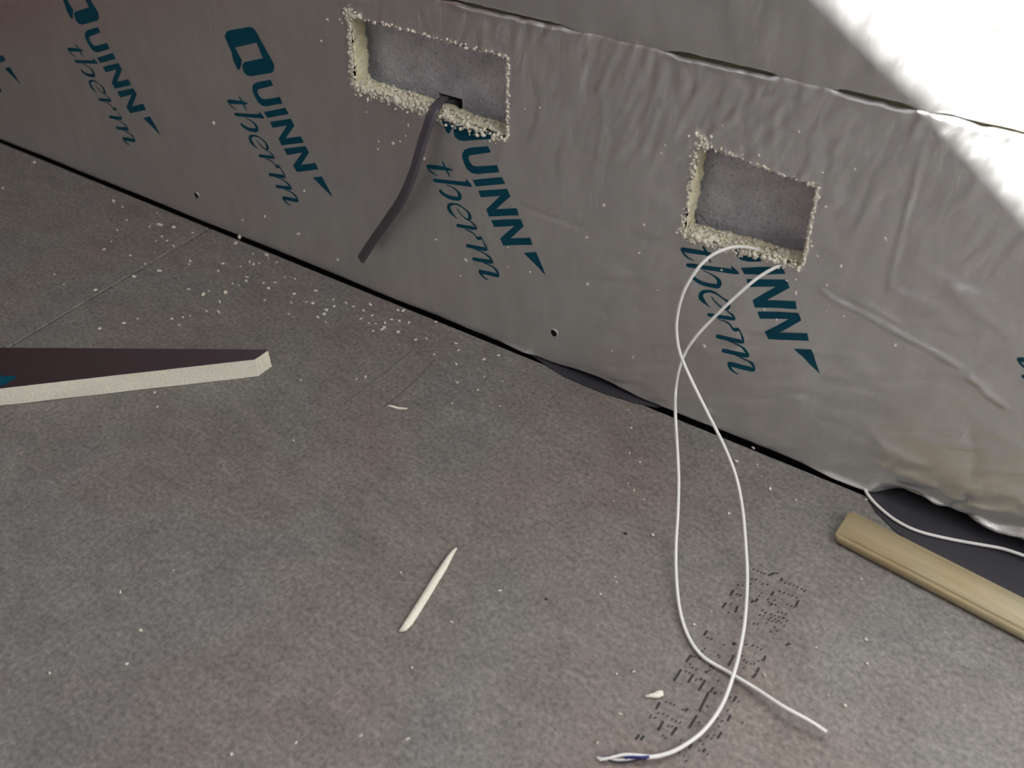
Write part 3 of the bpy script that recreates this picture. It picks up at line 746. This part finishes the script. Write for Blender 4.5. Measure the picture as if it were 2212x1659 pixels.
# timber batten
BH = 0.0095
a0 = on_floor(1797, 1171); a1 = on_floor(2211, 1389)
d = (a1 - a0).normalized(); nrm = Vector((-d.y, d.x, 0))
bk = on_floor(1838, 1098, BH); wdt = (bk - a0).dot(nrm); ln = 0.46
skew = (bk - a0).dot(d)
bm = bmesh.new()
for u, v in ((0, 0), (ln, 0), (ln, wdt), (skew, wdt)):
    for z in (0, BH): bm.verts.new((u, v, z))
bm.verts.ensure_lookup_table(); vv = bm.verts
for f in ((0, 6, 4, 2), (1, 3, 5, 7), (0, 2, 3, 1), (2, 4, 5, 3), (4, 6, 7, 5), (6, 0, 1, 7)): bm.faces.new([vv[i] for i in f])
bmesh.ops.recalc_face_normals(bm, faces=bm.faces[:])
bmesh.ops.bevel(bm, geom=bm.edges[:], offset=0.0022, segments=3, affect='EDGES')
for f in bm.faces: f.smooth = True
me = bpy.data.meshes.new('timber_batten'); bm.to_mesh(me); bm.free()
o = link('timber_batten', me, WOOD); o.location = (a0.x, a0.y, 0); o.rotation_euler.z = math.atan2(d.y, d.x)
tag(o, 'pale rough-sawn softwood batten lying on the floor near the crumpled board edge', 'batten')

# ------------------------------------------------------------------ marks on the chipboard
def strip(pts, w, z=0.00012):
    P = [on_floor(*p) for p in pts]; V, F = [], []
    for i, p in enumerate(P):
        d = (P[min(i + 1, len(P) - 1)] - P[max(i - 1, 0)]).normalized(); s = Vector((-d.y, d.x, 0)) * w
        V += [p + s + Vector((0, 0, z)), p - s + Vector((0, 0, z))]
    for i in range(len(P) - 1): F.append((2 * i, 2 * i + 1, 2 * i + 3, 2 * i + 2))
    return V, F
def marks(name, lst, mat, label):
    V, F = [], []
    for pts, w in lst:
        v, f = strip(pts, w); n = len(V); V += v; F += [tuple(i + n for i in q) for q in f]
    o = link(name, pymesh(name, V, F), mat, fl); o['label'] = label; return o
marks('pencil_line', [([(742, 874), (800, 828), (850, 789), (890, 756)], .0005)], PENCIL, 'faint pencil line')
marks('pencil_line', [([(828, 880), (860, 855), (900, 820), (940, 775)], .0007)], PENCIL, 'faint pencil line')
S7 = 3.16
def s7(x, y): return (1200 + x / S7, 1200 + y / S7)
dash = [((1215, 235), (1192, 275)), ((1165, 322), (1138, 357)), ((1245, 345), (1225, 390)), ((1035, 512), (1012, 548)), ((925, 680), (890, 728)), ((858, 778), (805, 858)), ((940, 810), (905, 868)), ((1022, 850), (975, 925)), ((1078, 900), (1055, 935)), ((1095, 930), (1080, 948)),
        ((1045, 930), (980, 1065)), ((965, 1090), (910, 1178)), ((1195, 1090), (1172, 1133)), ((1235, 960), (1212, 998)), ((1135, 1205), (1105, 1250)), ((1022, 1318), (1005, 1345)), ((712, 1000), (685, 1050)), ((735, 1130), (700, 1195)), ((828, 1172), (788, 1228)), ((572, 1222), (545, 1257)), ((605, 1230), (580, 1262)),
        ((1390, 765), (1372, 800)), ((1372, 805), (1342, 835)), ((1435, 685), (1418, 720)), ((940, 1255), (910, 1318)), ((1500, 118), (1450, 138)), ((1548, 155), (1535, 175)), ((1490, 245), (1470, 275)), ((1218, 680), (1178, 755)), ((1030, 790), (1022, 802)), ((1000, 840), (985, 852)), ((905, 1045), (880, 1062)),
        ((1350, 305), (1335, 325)), ((1380, 295), (1360, 320)), ((1480, 325), (1465, 340)), ((1655, 312), (1640, 345))]
dots = [(1352, 95), (1380, 105), (1405, 118), (1425, 125), (1512, 120), (1566, 188), (1600, 195), (1625, 205), (1650, 215), (1680, 228), (1700, 242), (1530, 245), (1560, 255), (1590, 265), (1615, 275), (1645, 288), (1660, 310), (1610, 345), (1580, 335), (1635, 350), (1495, 305), (1470, 330), (1455, 318), (1500, 335), (1450, 300),
        (1240, 262), (1262, 272), (1290, 285), (1245, 200), (1275, 205), (1330, 195), (1340, 160), (1365, 165), (1415, 195), (1445, 200), (1405, 258), (1390, 275), (1195, 330), (1180, 390), (1285, 360), (1265, 425), (1410, 375), (1432, 392), (1395, 405), (1420, 412), (1470, 400), (1495, 410), (1520, 385), (1545, 392), (1570, 400), (1525, 420), (1550, 425), (1560, 430),
        (1580, 445), (1470, 425), (1500, 435), (1525, 445), (1540, 460), (1560, 480), (1505, 455), (1480, 450), (1455, 440), (1352, 465), (1380, 468), (1495, 490), (1470, 520), (1510, 515), (1440, 460), (1300, 608), (1345, 615), (1378, 628), (1402, 640), (1410, 715), (1385, 720), (1330, 740), (1285, 715), (1305, 730), (1270, 685), (1285, 770), (1355, 740), (1150, 610), (1065, 570), (1035, 560),
        (1020, 635), (1000, 655), (985, 700), (955, 690), (935, 690), (1060, 755), (1075, 770), (935, 765), (960, 778), (890, 790), (915, 800), (920, 740), (1030, 795), (1050, 785), (1120, 695), (1110, 680), (755, 1000), (782, 1008), (810, 1020), (865, 1052), (700, 1075), (735, 1082), (765, 1095), (795, 1120), (820, 1130), (850, 1140), (645, 1105), (680, 1108), (650, 1090), (700, 1180), (770, 1165), (795, 1168), (730, 1230), (748, 1245), (820, 1180),
        (1035, 1028), (978, 1138), (1175, 1058), (1105, 1115), (1135, 1130), (1112, 1168), (1190, 970), (1245, 1000), (1275, 1140), (1020, 1200), (1035, 1235), (1065, 1248), (985, 1262), (1005, 1288), (980, 1330), (1035, 1358), (842, 1345), (875, 1368), (890, 1405), (855, 1262), (1080, 1225), (1130, 940), (1110, 855), (960, 850)]
L = [([s7(*a), s7(*b)], .00075) for a, b in dash] + [([s7(x - 3, y - 3), s7(x + 4, y + 4)], 0.0008 + .0003 * random.random()) for x, y in dots]
L += [([(1583, 1388), (1588, 1394)], .0014), ([s7(1580, 600), s7(1592, 614)], .0018), ([(1350, 1150), (1352, 1156)], .0013), ([(1178, 1292), (1181, 1297)], .0010)]
o = marks('inkjet_stamp', L, STAMP, 'dotted black ink stamp')
